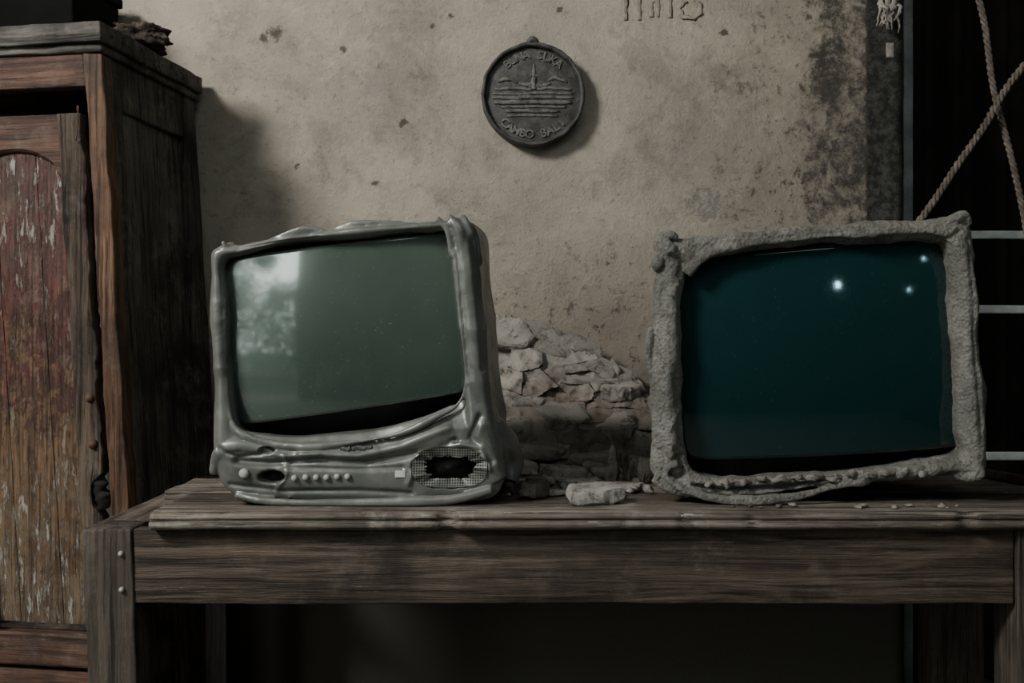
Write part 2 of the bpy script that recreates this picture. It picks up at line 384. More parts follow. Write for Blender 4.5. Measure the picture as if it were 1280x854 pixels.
# ---------------- table ----------------
T=empty('wooden_table',(0,1.98,0),'weathered grey wooden work table with dusty plank top','table')
TL=(0,-1.98,0)
zt=.778
g=Geo()
prof=[(1.855,.7775),(1.66,.7785),(1.645,.777),(1.638,.772),(1.638,.768),(1.643,.766),(1.636,.762),(1.634,.757),(1.638,.752),(1.646,.748),(1.855,.748)]
xs=[-.597+i*(1.06+.597)/240 for i in range(241)]
V=[];Fc=[];m=len(prof)
for i,xx in enumerate(xs):
    for (yy,zz) in prof:
        q=Vector((xx,yy,zz)); w=noise.noise_vector(Vector((xx*5,yy*30,zz*30)))*.0014
        e=0
        if yy<1.65:
            nv=noise.noise(Vector((xx*14,3,1))); e=max(0,nv-.32)*.045+max(0,noise.noise(Vector((xx*80,9,1)))-.35)*.012
        V.append(q+w+Vector((0,e,noise.noise(Vector((xx*1.7,0,3)))*.002 if zz<.775 else 0)))
for i in range(240):
    for j in range(m): Fc.append((i*m+j,i*m+(j+1)%m,(i+1)*m+(j+1)%m,(i+1)*m+j))
Fc.append(tuple(range(m))); Fc.append(tuple(240*m+j for j in range(m))[::-1])
g.add(V,Fc)
g.add(*boxg(-.655,1.06,1.871,2.055,.75,zt,.003,.03,.0025,1))
g.add(*boxg(-.60,1.06,2.072,2.30,.75,zt-.002,.003,.03,.0025,2))
g.obj('table_top',M_tabletop,T,TL)
g=Geo().add(*boxg(-.632,.838,1.66,1.69,.622,.7465,.003,.025,.0018,3,7)); g.obj('apron',M_table,T,TL)
g=Geo().add(*boxg(-.715,-.635,1.745,2.30,.70,.7485,.004,.03,.0018,4)); g.obj('side_rail',M_tabley,T,TL)
g=Geo().add(*boxg(.84,.90,1.745,2.30,.66,.7485,.004,.03,.0018,4)); g.obj('side_rail',M_tabley,T,TL)
def sh(v): return Vector((v.x+(.75-v.z)*.04,v.y,v.z))
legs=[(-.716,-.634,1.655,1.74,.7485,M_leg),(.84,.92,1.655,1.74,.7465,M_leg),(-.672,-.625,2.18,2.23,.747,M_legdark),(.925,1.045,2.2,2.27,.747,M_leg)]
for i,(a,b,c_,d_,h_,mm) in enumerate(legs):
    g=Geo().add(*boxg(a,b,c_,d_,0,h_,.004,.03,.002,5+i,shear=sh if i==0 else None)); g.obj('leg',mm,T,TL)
for (px,py) in [(150,693),(151,738)]:
    g=Geo().add(*lathe([(.0001,-.004),(.003,-.004),(.0048,0),(.005,.004)],12)); 
    g.obj('bolt',M_knob,T,(X(px,1.65),1.653-1.98,Z(py,1.65)))

# ---------------- cabinet ----------------
YAW=-9
C=empty('wooden_cabinet',(-.735,2.03,0),'old racked wooden cabinet with peeling red and ochre door','cabinet')
C.rotation_euler=(0,0,math.radians(YAW))
SH=lambda v: Vector((v.x-.066*v.z,v.y,v.z))
def cb(g,a,b,c_,d_,e,f,seed=0,amp=.002,bev=.004,freq=12): g.add(*boxg(a,b,c_,d_,e,f,bev,.03,amp,seed,freq,SH))
g=Geo()
cb(g,-.62,.012,-.02,.43,1.672,1.714,1,.004); cb(g,-.61,.004,-.008,.42,1.655,1.673,2)
g.obj('cornice',M_cabtop,C)
g=Geo()
D=.41
cb(g,-.035,-.004,.035,.075,0,1.655,3,.003); cb(g,-.035,-.004,D-.06,D,0,1.655,4)
cb(g,-.035,-.006,.075,D-.06,1.55,1.655,5); cb(g,-.035,-.006,.075,D-.06,.0,.12,6)
for i in range(3):
    a=.075+i*(D-.135)/3; cb(g,-.030,-.014-.003*i,a+.001,a+(D-.135)/3-.001,.12,1.55,8+i)
g.obj('side_panel',M_cabside,C)
g=Geo(); cb(g,-.60,-.57,.0,D,0,1.655,12); cb(g,-.57,-.035,D-.02,D-.004,0,1.655,13); cb(g,-.57,-.035,.03,D-.02,1.63,1.655,14); cb(g,-.57,-.035,.03,D-.02,.36,.38,14)
g.obj('carcass',M_cabside,C)
g=Geo(); cb(g,-.04,0,-.004,.034,0,1.655,20,.004); g.obj('corner_post',M_post,C)
g=Geo(); cb(g,-.60,-.04,0,.03,1.585,1.655,21,.003); g.obj('top_rail',M_rail,C)
g=Geo(); cb(g,-.60,-.04,0,.03,.385,.455,22,.002); cb(g,-.60,-.04,.004,.03,0,.375,23,.002); g.obj('bottom_rail',M_rail,C)
V,Fc=boxg(-.102,-.046,-.012,.018,.475,1.53,.004,.008,.002,30,14)
V2=[]
for v in V:
    q=Vector(v)
    s=(q.x+.102)/.056
    e=noise.noise(Vector((2,0,q.z*11)))*.014+noise.noise(Vector((5,0,q.z*40)))*.008-abs(noise.noise(Vector((5,3,q.z*90))))*.006
    if .70<q.z<.80: e-=.034*math.sin((q.z-.70)/.10*math.pi)
    if s>.5: q.x+=(e-.002)*(s-.5)*2
    if s<.3: q.x+=noise.noise(Vector((7,1,q.z*9)))*.004
    q.y+=-.006*abs(noise.noise(Vector((q.x*70,0,q.z*7))))-.004*noise.noise(Vector((q.x*30,4,q.z*4)))
    V2.append(SH(q))
dr=Geo().add(V2,Fc)
door=dr.obj('door',M_stile,C)
g=Geo()
N=24; V=[];Fc=[]
for i in range(N+1):
    u=i/N; xx=-.31+.208*u; s=abs(u-.5)*2
    zz=1.455-.045*(s**2.2) - (.012 if s>.86 else 0)
    for (yy,z_) in [(-.010,1.528),(-.010,zz+.006),(-.004,zz),(.016,zz),(.016,1.528)]:
        V.append(SH(Vector((xx,yy,z_))))
for i in range(N):
    for j in range(5): Fc.append((i*5+j,i*5+(j+1)%5,(i+1)*5+(j+1)%5,(i+1)*5+j))
g.add(V,Fc); g.obj('door_rail',M_rail,door,smooth=False)
g=Geo(); cb(g,-.37,-.31,-.012,.018,.475,1.53,31); g.obj('door_stile',M_stile,door)
g=Geo()
for a,b in [(-.312,-.262),(-.261,-.165),(-.164,-.100)]: cb(g,a,b,.002,.012,.475,1.47,32+a,.001,.0015)
g.obj('door_panel',M_panel,door)
for (zz) in (.945,.85):
    g=Geo().add(*lathe([(.0001,-.008),(.005,-.007),(.008,-.004),(.010,.0),(.010,.004)],14)); g.obj('rivet',M_rust,door,SH(Vector((-.066,-.014,zz))))
g=Geo().add(*tube([SH(Vector(q)) for q in [(-.060,.002,.79),(-.068,.000,.77),(-.064,.0,.74),(-.056,.002,.715)]],[.008,.019,.020,.010],14,8,.8,80,.5))
g.obj('rot_hole',M_blackm,door)
g=Geo().add(*tube([(-.16,-.01,1.535),(-.15,-.02,1.54),(-.148,-.025,1.50),(-.155,-.02,1.47)],[.0015]*4,6,5)); g.obj('wire',M_rust,door)

def cabw(x,y,z):
    v=SH(Vector((x,y,z))); return C.location+Matrix.Rotation(math.radians(YAW),3,'Z')@v
def rockgeo(dims,rot,seed,amp,sub,boxy,fr):
    bm=bmesh.new(); bmesh.ops.create_icosphere(bm,subdivisions=sub,radius=1)
    E=Matrix.Rotation(rot[2],3,'Z')@Matrix.Rotation(rot[1],3,'Y')@Matrix.Rotation(rot[0],3,'X')
    for v in bm.verts:
        p=v.co.copy(); mx=max(abs(p.x),abs(p.y),abs(p.z)); p=p.lerp(p/mx,boxy)
        s=Vector((seed*7.3,seed*2.9,seed*1.3)); q=p*fr*.7+s
        k_=1+amp*noise.noise(q)+amp*.35*noise.noise(q*2.6)+amp*.15*noise.noise(q*6)
        v.co=E@Vector((p.x*dims[0]*k_,p.y*dims[1]*k_,p.z*dims[2]*k_))
    V=[v.co.copy() for v in bm.verts]
    bm.verts.index_update()
    Fc=[tuple(v.index for v in f.verts) for f in bm.faces]; bm.free(); return V,Fc
def ground_obj(name,V,Fc,cen,mat,smooth=True):
    zb=min(v.z for v in V)*.85
    for v in V:
        if v.z<zb: v.z=zb
    g=Geo(); g.v=[tuple(v) for v in V]; g.f=Fc
    return g.obj(name,mat,None,(cen[0],cen[1],cen[2]-zb),smooth=smooth)
q=cabw(-.02,.20,1.715)
V,Fc=rockgeo((.055,.036,.027),(0,.15,.4),9,.6,5,.2,2.8)
o=ground_obj('driftwood_lump',V,Fc,(q.x,q.y,1.7175),M_stile); thing(o,'charred knotted wood lump on top of the cabinet','wood lump')
q=cabw(-.235,.19,1.715)
bx=empty('storage_box',(q.x,q.y,1.719),'near-black wooden box standing on the cabinet','box'); bx.rotation_euler=(0,0,math.radians(YAW))
g=Geo().add(*boxg(-.20,.052,.0,.19,0,.16,.006,.04,.003,2)); g.obj('box_body',M_box,bx)
g=Geo().add(*boxg(-.208,.060,-.008,.198,.161,.185,.005,.04,.002,3)); g.obj('box_lid',M_box,bx)

# ---------------- televisions ----------------
def catloop(pts,K): 
    n=len(pts); return [cr([(p[0],p[1],0) for p in pts],(i/K)%n,True) for i in range(n*K)]
def distpoly(p,poly):
    b=1e9
    for i in range(len(poly)-1):
        a=poly[i]; c=poly[i+1]; dx=c[0]-a[0]; dy=c[1]-a[1]
        t=max(0,min(1,((p[0]-a[0])*dx+(p[1]-a[1])*dy)/(dx*dx+dy*dy+1e-9)))
        d=math.hypot(p[0]-a[0]-dx*t,p[1]-a[1]-dy*t); b=min(b,d)
    return b
def build_tv(parent,name,outer,inner,d,body,bulge,mat,tubes,feats,carves,disp,voxel,cx,power,tamp,smooth):
    base=Vector(parent.location); S=d/F
    O=catloop(outer,8); I=catloop(inner,8); n=len(O)
    def w(p): return Vector((X(p.x,d)-base.x,0,Z(p.y,d)-base.z))
    O=[w(p) for p in O]; I=[w(p) for p in I]
    g=Geo(); rings=[]
    for (yb,sx,sz,shx) in reversed(body):
        rings.append([Vector((cx+(p.x-cx)*sx+shx,yb,p.z*sz)) for p in O])
    R=12
    for k_ in range(R+1):
        t=k_/R; yy=-bulge*(1-abs(2*t-1)**power)
        rings.append([a.lerp(b,t)+Vector((0,yy,0)) for a,b in zip(O,I)])
    rings.append([p+Vector((0,.02,0)) for p in I]); rings.append([p+Vector((0,.055,0)) for p in I])
    for r in rings: g.v+=[tuple(p) for p in r]
    for k_ in range(len(rings)-1):
        for j in range(n): g.f.append((k_*n+j,k_*n+(j+1)%n,(k_+1)*n+(j+1)%n,(k_+1)*n+j))
    for ri in (0,len(rings)-1):
        c_=sum(rings[ri],Vector())/n; ci=len(g.v); g.v.append(tuple(c_))
        for j in range(n):
            t=(ri*n+j,ri*n+(j+1)%n,ci); g.f.append(t if ri else t[::-1])
    for (pts,rad,fl) in tubes:
        P=[(X(p[0],d)-base.x,p[2],Z(p[1],d)-base.z) for p in pts]
        g.add(*tube(P,[r*S for r in rad],12,8,tamp,30,fl))
    o=g.obj(name,mat,parent)
    m=o.modifiers.new('r','REMESH'); m.mode='VOXEL'; m.voxel_size=voxel; m.use_smooth_shade=True
    m=o.modifiers.new('s','SMOOTH'); m.factor=.5; m.iterations=smooth
    bake(o)
    me=o.data; nor=[v.normal.copy() for v in me.vertices]
    a1,f1,a2,f2,a3,f3=disp
    for v,nn in zip(me.vertices,nor):
        p=v.co.copy(); wp=p+base
        h=noise.noise(wp*f1)*a1+noise.noise(wp*f2)*a2
        px=640+wp.x/d*F; py=427-(wp.z-CZ)/d*F
        if a3:
            q=Vector((wp.x*f3[0],wp.y*f3[1],wp.z*f3[2])); q+=noise.noise_vector(q*.6)*1.1
            am3=a3
            if carves and py>572: am3*=.35
            h+=am3*(1-min(1,abs(noise.noise(q))*2.2))**2-am3*.3
        dv=nn*h
        if p.y<.05 and nn.y<.3:
            fade=max(0,min(1,(.05-p.y)/.04))
            for (poly,wd,am) in feats:
                ds=distpoly((px,py),poly)
                if ds<wd*3: dv.y-=am*math.exp(-(ds/wd)**2)*fade
            for (ex,ey,ra,rb,dep) in carves:
                e=math.hypot((px-ex)/ra,(py-ey)/rb)+(noise.noise(wp*45)*.08 if ra>20 else 0)
                if e<1.15 and p.y<.02: dv.y+=dep*max(0,min(1,(1.15-e)/.2))
        v.co=p+dv
    for v in me.vertices:
        if v.co.z<.0015: v.co.z=.0015
    me.update()
    for p in me.polygons: p.use_smooth=True
    bv=BVHTree.FromPolygons([v.co[:] for v in me.vertices],[tuple(p.vertices) for p in me.polygons])
    def surf(px,py):
        h=bv.ray_cast(Vector((X(px,d)-base.x,-.5,Z(py,d)-base.z)),Vector((0,1,0)))
        return h[0] if h[0] else Vector((X(px,d)-base.x,-.02,Z(py,d)-base.z))
    gk=Geo(); rs=[[p+Vector((0,.040,0)) for p in I],[p+Vector((0,.054,0)) for p in I]]
    G=[Vector((cx+(p.x-cx)*1.01,p.y,p.z)) for r in rs for p in r]
    gk.v=[tuple(p) for p in G]
    for j in range(n): gk.f.append((j,(j+1)%n,n+(j+1)%n,n+j))
    c0=sum(rs[0],Vector())/n
    for b_ in (0,n):
        ci=len(gk.v); gk.v.append(tuple(c0+Vector((0,0 if b_==0 else .010,0))))
        for j in range(n): gk.f.append((b_+j,b_+(j+1)%n,ci))
    gk.obj('screen_surround',M_black,parent)
    return o,surf
def glassmesh(parent,corners,d,mat,y0,R,bulge=.012):
    base=Vector(parent.location); g=Geo(); NR,NS=28,160
    TLc,TR,BR,BL=[Vector((X(p[0],d)-base.x,0,Z(p[1],d)-base.z)) for p in corners]
    cen=(TLc+TR+BR+BL)/4
    def mp(u,v):
        u2=u*(1+bulge*(1-v*v)); v2=v*(1+bulge*(1-u*u))
        a=(1+u2)/2; b=(1+v2)/2
        top=TLc.lerp(TR,a); bot=BL.lerp(BR,a); p=bot.lerp(top,b)
        dx=p.x-cen.x; dz=p.z-cen.z; p.y=y0+(dx*dx+dz*dz)/(2*R); return p
    g.v.append(tuple(mp(0,0)))
    for r in range(1,NR+1):
        for s in range(NS):
            th=2*math.pi*s/NS; c_,s_=math.cos(th),math.sin(th)
            k_=(abs(c_)**22+abs(s_)**22)**(-1/22)*r/NR
            g.v.append(tuple(mp(c_*k_,s_*k_)))
    for s in range(NS): g.f.append((0,1+s,1+(s+1)%NS))
    for r in range(NR-1):
        for s in range(NS):
            a=1+r*NS+s;b=1+r*NS+(s+1)%NS; g.f.append((a,b,b+NS,a+NS))
    o_=len(g.v); L=1+(NR-1)*NS
    for s in range(NS):
        p=Vector(g.v[L+s]); g.v.append((p.x,p.y+.010,p.z))
    for s in range(NS): g.f.append((L+s,L+(s+1)%NS,o_+(s+1)%NS,o_+s))
    o=g.obj('picture_tube',mat,parent); 
    return o,cen+base

D1=1.72
tv1=empty('television',(X(450,D1),D1,zt),'melted grey plastic tube television with sagging green screen','television')
out1=[(266,313),(300,306),(350,296),(400,291),(450,283),(500,279),(550,275),(588,277),(598,330),(606,400),(613,470),(620,530),(628,570),(630,600),(613,622),(560,628),(480,631),(400,631),(330,629),(297,620),(273,592),(268,540),(265,470),(262,400),(263,350)]
in1=[(284,328),(308,320),(350,309),(400,301),(450,297),(500,293),(535,291),(561,292),(569,340),(573,390),(577,430),(580,470),(580,488),(574,502),(560,508),(530,522),(480,536),(420,544),(370,548),(335,546),(300,536),(293,500),(289,460),(286,410),(284,365)]
body1=[(.02,1.005,1.0,0),(.06,1.0,1.0,.006),(.12,.98,.985,.022),(.20,.90,.92,.036),(.29,.74,.78,.036),(.37,.55,.58,.03)]
tubes1=[([(322,309,-.002),(345,300,-.009),(380,289,-.012),(412,291,-.004)],[2,5,6,3],.5),
 ([(405,294,-.003),(440,281,-.008),(480,278,-.012),(520,281,-.010),(556,288,-.004)],[2,4,3.5,4,3],.6),
 ([(268,330,0),(272,318,-.008),(288,308,-.006),(292,304,.004)],[5,6,5,2],.8),
 ([(274,330,-.004),(284,312,-.012),(281,303,-.016)],[5,4,2],.8),
 ([(566,322,-.006),(560,290,-.014),(551,277,-.009),(548,270,-.002)],[3,5,5,3],.7),
 ([(580,330,-.006),(576,292,-.016),(567,276,-.014),(562,268,-.008)],[5,8,7,3],.7),
 ([(592,330,.000),(588,295,-.008),(581,276,-.008),(577,268,-.002)],[5,7,7,4],.8),
 ([(598,330,.012),(594,298,.004),(588,280,.002)],[5,7,5],.8),
 ([(563,300,-.008),(570,330,-.012),(575,390,-.012),(580,440,-.012),(582,480,-.011),(572,506,-.013),(545,521,-.017),(505,540,-.019),(450,551,-.017),(390,557,-.015),(340,555,-.010)],[2.4,2.2,2.4,2.6,2.6,3,3,3,3.5,4,3],.9),
 ([(281,340,-.006),(283,400,-.009),(286,470,-.009),(292,525,-.012),(310,545,-.013),(345,555,-.01)],[2.0,2.0,2.0,2.2,3.5,3.5],.9),
 ([(267,592,-.002),(276,567,-.012),(298,556,-.016),(340,564,-.012)],[4,7,6,4],.8),
 ([(296,618,-.008),(340,625,-.016),(450,627,-.019),(560,623,-.018),(615,611,-.010)],[4,5,5,5,5],.7),
 ([(588,440,-.002),(596,520,-.008),(610,570,-.008),(622,600,-.002)],[10,14,15,12],.7),
 ([(618,530,.05),(636,560,.07),(643,585,.09),(636,612,.08)],[12,16,18,15],1)]
feats1=[([(300,575),(340,578),(400,573),(460,577),(520,566),(570,550)],4,-.009),
 ([(380,566),(450,568),(505,556),(560,534)],6,.007),
 ([(290,604),(360,613),(450,611),(515,614)],3,-.004),
 ([(360,583),(450,585),(505,583)],2.5,-.004),
 ([(592,300),(600,380),(606,460)],4,-.006),
 ([(330,562),(360,570),(400,566)],4,.004),([(512,602),(526,564),(560,552),(602,558),(612,585)],3,.005),
 ([(600,520),(590,545),(615,575)],4,-.006),
 ([(300,312),(340,305),(400,298)],2,-.003),([(280,560),(300,570),(330,566)],2.5,-.005),([(348,612),(362,590),(358,568)],2.5,.003)]
carves1=[(562,584,42,22,.035),(342,595,15,7.5,.022),(336,562,9,4,.012)]
case1,surf1=build_tv(tv1,'casing',out1,in1,D1,body1,.018,M_case1,tubes1,feats1,carves1,(.0075,8,.0008,30,.0026,(4,4,6)),.0027,X(445,D1)-tv1.location.x,2.6,.08,6)
R1=1.4
scr1,cen1=glassmesh(tv1,[(277,323),(571,288),(586,490),(288,534)],D1,M_g1,-.003,R1)
def put(surf,parent,name,px,py,prof,mat,seg=16,off=0):
    p=surf(px,py); g=Geo().add(*lathe(prof,seg)); return g.obj(name,mat,parent,(p.x,p.y+off,p.z))
put(surf1,tv1,'power_button',309,590,[(.0001,-.007),(.006,-.0065),(.0085,-.004),(.009,0),(.009,.006)],M_knob)
for px,py in [(371,596),(385,595),(398,595),(411,595),(424,594),(437,594)]:
    put(surf1,tv1,'control_button',px,py,[(.0001,-.0062),(.0035,-.0058),(.0055,-.003),(.0058,.006)],M_knob)
p=surf1(502,591); g=Geo().add(*boxg(-.009,.009,-.0015,.004,-.006,.006,.001,0,0)); g.obj('sticker',M_label,tv1,(p.x,p.y,p.z))
p0=[surf1(px,py) for px,py in [(428,559),(438,561),(448,559),(458,560),(467,558)]]
g=Geo().add(*tube([(q.x,q.y-.0005,q.z) for q in p0],[.004,.006,.0055,.006,.004],8,8,.9,300,.5)); g.obj('badge',M_logo,tv1)
k=NB('perforated_grille'); sx,sy,sz=k.sep()
u=k.math('PINGPONG',k.math('MULTIPLY',sx,230),.5); w_=k.math('PINGPONG',k.math('MULTIPLY',sz,230),.5)
r2=k.math('ADD',k.math('POWER',u,2.0),k.math('POWER',w_,2.0))
hole=k.ss(r2,.085,.14)
M_grille=k.out(k.mix(hole,(.004,.004,.004),(.14,.145,.128)),.45,k.bump(hole,.6,.002))
g=Geo(); NS=120; NRg=8; c_=(563,583)
base1=Vector(tv1.location)
for r in range(NRg+1):
    for s in range(NS):
        th=2*math.pi*s/NS; jag=1+.28*noise.noise(Vector((math.cos(th)*2,math.sin(th)*2,4)))+.18*noise.noise(Vector((math.cos(th)*6,math.sin(th)*6,7)))+.08*noise.noise(Vector((math.cos(th)*15,math.sin(th)*15,7)))
        a=r/NRg; rx=(31*jag)*(1-a)+48*a; rz=(16*jag)*(1-a)+28*a
        ca,sa=math.cos(th),math.sin(th)
        kk=(abs(ca)**3+abs(sa)**3)**(-1/3)
        px=c_[0]+rx*ca*kk*.96; py=c_[1]-rz*sa*kk*.88
        e=surf1(c_[0]+51*ca*kk,c_[1]-29*sa*kk)
        yy=e.y*a+(1-a)*(e.y+.006+.006*noise.noise(Vector((math.cos(th)*3,math.sin(th)*3,9))))-.0025
        g.v.append((X(px,D1)-base1.x,yy,Z(py,D1)-base1.z))
for r in range(NRg):
    for s in range(NS):
        g.f.append((r*NS+s,r*NS+(s+1)%NS,(r+1)*NS+(s+1)%NS,(r+1)*NS+s))
g.obj('speaker_grille',M_grille,tv1,recalc=False)
p=surf1(562,584)
g=Geo().add(*lathe([(.052,-.004),(.048,-.002),(.02,.006),(.012,.004),(.0001,.0)],32)); g.v=[(a,b,c*.55) for a,b,c in g.v]
g.obj('speaker_cone',M_blackm,tv1,(p.x,p.y-.004,p.z))
p=surf1(342,595); g=Geo().add(*lathe([(.0001,-.002),(.016,-.002),(.018,.002)],20)); g.v=[(a,b,c*.48) for a,b,c in g.v]; g.obj('hole_backing',M_blackm,tv1,(p.x,p.y,p.z))  # black disc set into the oval hole to darken it

D2=1.745
tv2=empty('television',(X(1025,D2),D2,zt),'heat-warped tube television crusted with grey ash, teal screen','television')
out2=[(822,304),(850,298),(900,295),(960,289),(1020,283),(1080,279),(1140,275),(1190,272),(1212,284),(1219,340),(1223,400),(1228,460),(1232,520),(1235,562),(1228,590),(1180,594),(1120,599),(1060,606),(1000,614),(940,622),(880,621),(838,611),(814,585),(817,540),(812,480),(817,420),(818,360),(826,328)]
in2=[(857,341),(876,328),(905,319),(950,310),(1000,306),(1060,304),(1120,303),(1168,303),(1185,310),(1189,365),(1191,410),(1194,455),(1197,500),(1200,545),(1202,566),(1160,577),(1110,584),(1060,589),(1000,594),(940,598),(900,598),(866,590),(857,560),(852,525),(850,480),(848,440),(849,400),(851,365)]
body2=[(.02,1.0,1.0,0),(.06,.98,.99,.004),(.12,.90,.95,.012),(.20,.78,.86,.02),(.30,.62,.70,.02),(.37,.45,.52,.02)]
tubes2=[([(846,332,-.004),(836,316,-.012),(827,305,-.016),(822,298,-.010)],[9,10,8,5],.8),
 ([(820,298,-.010),(832,293,-.014),(846,299,-.010)],[3,5,4],.8),
 ([(828,340,0),(821,330,-.010),(824,318,-.014)],[4,6,4],1),
 ([(1172,285,-.004),(1192,274,-.010),(1204,271,-.008),(1211,282,-.002)],[8,8,7,5],.9),
 ([(858,342,-.010),(880,321,-.014),(920,305,-.014),(980,295,-.014),(1060,291,-.014),(1130,288,-.014),(1182,293,-.012),(1203,330,-.012),(1208,420,-.012),(1215,520,-.012),(1219,575,-.010)],[6,7,8,8,8,8,9,10,10,11,9],.7),
 ([(840,350,-.008),(834,420,-.013),(830,480,-.013),(834,540,-.013),(842,585,-.012)],[8,9,11,12,10],.7),
 ([(832,588,-.004),(846,606,-.018),(885,618,-.028),(940,623,-.032),(990,618,-.028),(1035,608,-.020),(1085,601,-.010)],[8,9,8,7,7,5,3],.8),
 ([(816,596,-.006),(838,608,-.012),(862,618,-.010)],[6,8,6],.8),
 ([(813,470,0),(810,440,-.002),(814,410,0)],[4,5,4],1),
 ([(1214,575,-.010),(1219,590,-.010),(1207,595,-.008),(1190,594,-.002)],[8,8,6,3],.8)]
feats2=[([(1206,300),(1212,420),(1220,560)],4,-.004),([(828,360),(822,470),(828,560)],4,-.005),([(870,310),(960,300),(1100,285)],4,-.003),
 ([(838,592),(860,606),(906,612),(980,608),(1040,598)],3.5,-.014),([(825,598),(845,614)],3,-.008),([(835,320),(850,330),(846,345)],3,-.006),([(842,560),(856,590),(843,600)],3,-.007),([(1195,290),(1180,300)],3,-.006),([(818,560),(835,575),(850,570)],3,-.006)]
case2,surf2=build_tv(tv2,'casing',out2,in2,D2,body2,.016,M_case2,tubes2,feats2,[],(.006,12,.0020,55,.0034,(9,9,9)),.0028,X(1025,D2)-tv2.location.x,2.6,.08,2)
R2=1.4
scr2,cen2=glassmesh(tv2,[(842,324),(1203,294),(1219,560),(856,578)],D2,M_g2,-.002,R2)
g=Geo()
for i in range(13):
    px=886+i*22; a=random.uniform(-.5,.5); w=random.uniform(8,17)
    V,Fc=tube([(X(px-w,D2)-tv2.location.x,-.004,Z(603-a*3-i*.8,D2)-zt),(X(px-3,D2)-tv2.location.x,-.022,Z(601+a*6-i*1.1,D2)-zt),(X(px+w,D2)-tv2.location.x,-.008,Z(604-i*1.2,D2)-zt)],[.002,.006,.002],8,6,1.4,110,.3)
    g.add(V,Fc)
g.obj('torn_skin',M_rubble,tv2)

# ---------------- wall plaque ----------------
PR=.128
pl=empty('wall_plaque',(X(666,2.48),2.488,Z(120,2.48)),'round dark cast relief plaque with raised rim and lettering','wall plaque')
g=Geo().add(*lathe([(PR*.97,.0),(PR*.98,-.016),(PR*.9,-.020),(PR*.3,-.021),(.0001,-.021)],96)); g.obj('disc',M_plaque,pl)
g=Geo().add(*lathe([(PR*.90,-.014),(PR*.92,-.029),(PR*.95,-.035),(PR*.99,-.033),(PR*1.0,-.024),(PR*.995,0)],96)); g.f=g.f[:-2]
g.v=[tuple(Vector(v)+noise.noise_vector(Vector(v)*45)*.003) if v[1]<-.001 else v for v in g.v]
g.obj('rim',M_plaque,pl)
g=Geo()
def rel(pts,rad,fl=.6): 
    g.add(*tube([(a*PR,-.0212,b*PR) for a,b in pts],[r*PR*1.1 for r in rad],8,6,.6,120,fl))
rel([(.02,.10),(.02,.25),(.02,.42),(.02,.60)],[.06,.045,.035,.012],.7)
rel([(-.08,.13),(.02,.20),(.12,.13)],[.02,.05,.02]); rel([(-.28,.22),(-.1,.19),(.0,.22)],[.02,.04,.03])
rel([(.06,.20),(.2,.18),(.34,.22)],[.02,.04,.02]); rel([(-.05,.36),(.02,.38),(.09,.36)],[.015,.03,.015])
rel([(-.74,.10),(-.4,.13),(0,.10),(.4,.13),(.74,.10)],[.02,.035,.03,.035,.02])
rel([(-.78,.02),(-.3,.01),(.1,.03),(.78,.02)],[.015,.03,.03,.015]); rel([(-.78,-.06),(-.3,-.06),(.1,-.05),(.78,-.06)],[.02,.045,.04,.02])
rel([(-.74,-.15),(-.2,-.14),(.3,-.15),(.74,-.15)],[.03,.05,.05,.03])
rel([(-.62,-.24),(0,-.23),(.64,-.24)],[.02,.03,.02])
rel([(-.52,-.32),(0,-.31),(.52,-.32)],[.02,.045,.02]); rel([(-.5,-.41),(-.1,-.40),(.5,-.41)],[.02,.03,.02])
rel([(-.68,.24),(-.5,.31),(-.3,.24)],[.02,.05,.02]); rel([(.3,.27),(.45,.33),(.66,.24)],[.02,.05,.02])
g.obj('relief_scene',M_plaque2,pl)
def arct(s,top):
    g=Geo(); n=len(s)
    for i,ch in enumerate(s):
        if ch==' ': continue
        a=((i-(n-1)/2)*.175)
        V,Fc=textg(ch,.20*PR*1.1,.0024)
        r=PR*(.70 if top else .84)
        for v in V:
            x_,y_=v.x,v.y
            if top: th=math.pi/2-a; rr=r+y_; cx_,cz_=math.cos(th)*rr+x_*math.sin(th),math.sin(th)*rr-x_*math.cos(th)
            else: th=-math.pi/2+a; rr=r-y_; cx_,cz_=math.cos(th)*rr-x_*math.sin(th),math.sin(th)*rr+x_*math.cos(th)
            w=noise.noise_vector(Vector((cx_,0,cz_))*170)*.0012
            v.x,v.y,v.z=cx_+w.x,-.0212-v.z+w.y*.4,cz_+w.z
        g.add(V,Fc)
    g.obj('lettering',M_plaque2,pl,smooth=False)
arct('BUNA SUKA',True); arct('CAMBO BALI',False)
g=Geo().add(*tube([(-.012,-.006,PR*.98),(-.008,-.01,PR*1.06),(0,-.012,PR*1.10),(.008,-.01,PR*1.06),(.012,-.006,PR*.98)],[.006,.007,.008,.007,.006],8,4)); g.obj('hanger',M_plaque,pl)

g=Geo()
def stroke(pts,r=.0062): g.add(*tube([(X(a,2.49),2.4988,Z(b,2.49)) for a,b in pts],[r]*len(pts),6,6,1.1,90,.12))
for a in (782,799): stroke([(a,-4),(a+1,24)])
stroke([(815,20),(815,2),(822,0),(824,20)]); stroke([(838,-6),(838,21)]); 
stroke([(858,-2),(850,8),(856,19),(868,20),(876,12),(874,0)])
o=g.obj('wall_marking',M_pencil); thing(o,'faded charcoal lettering on the plaster','writing')

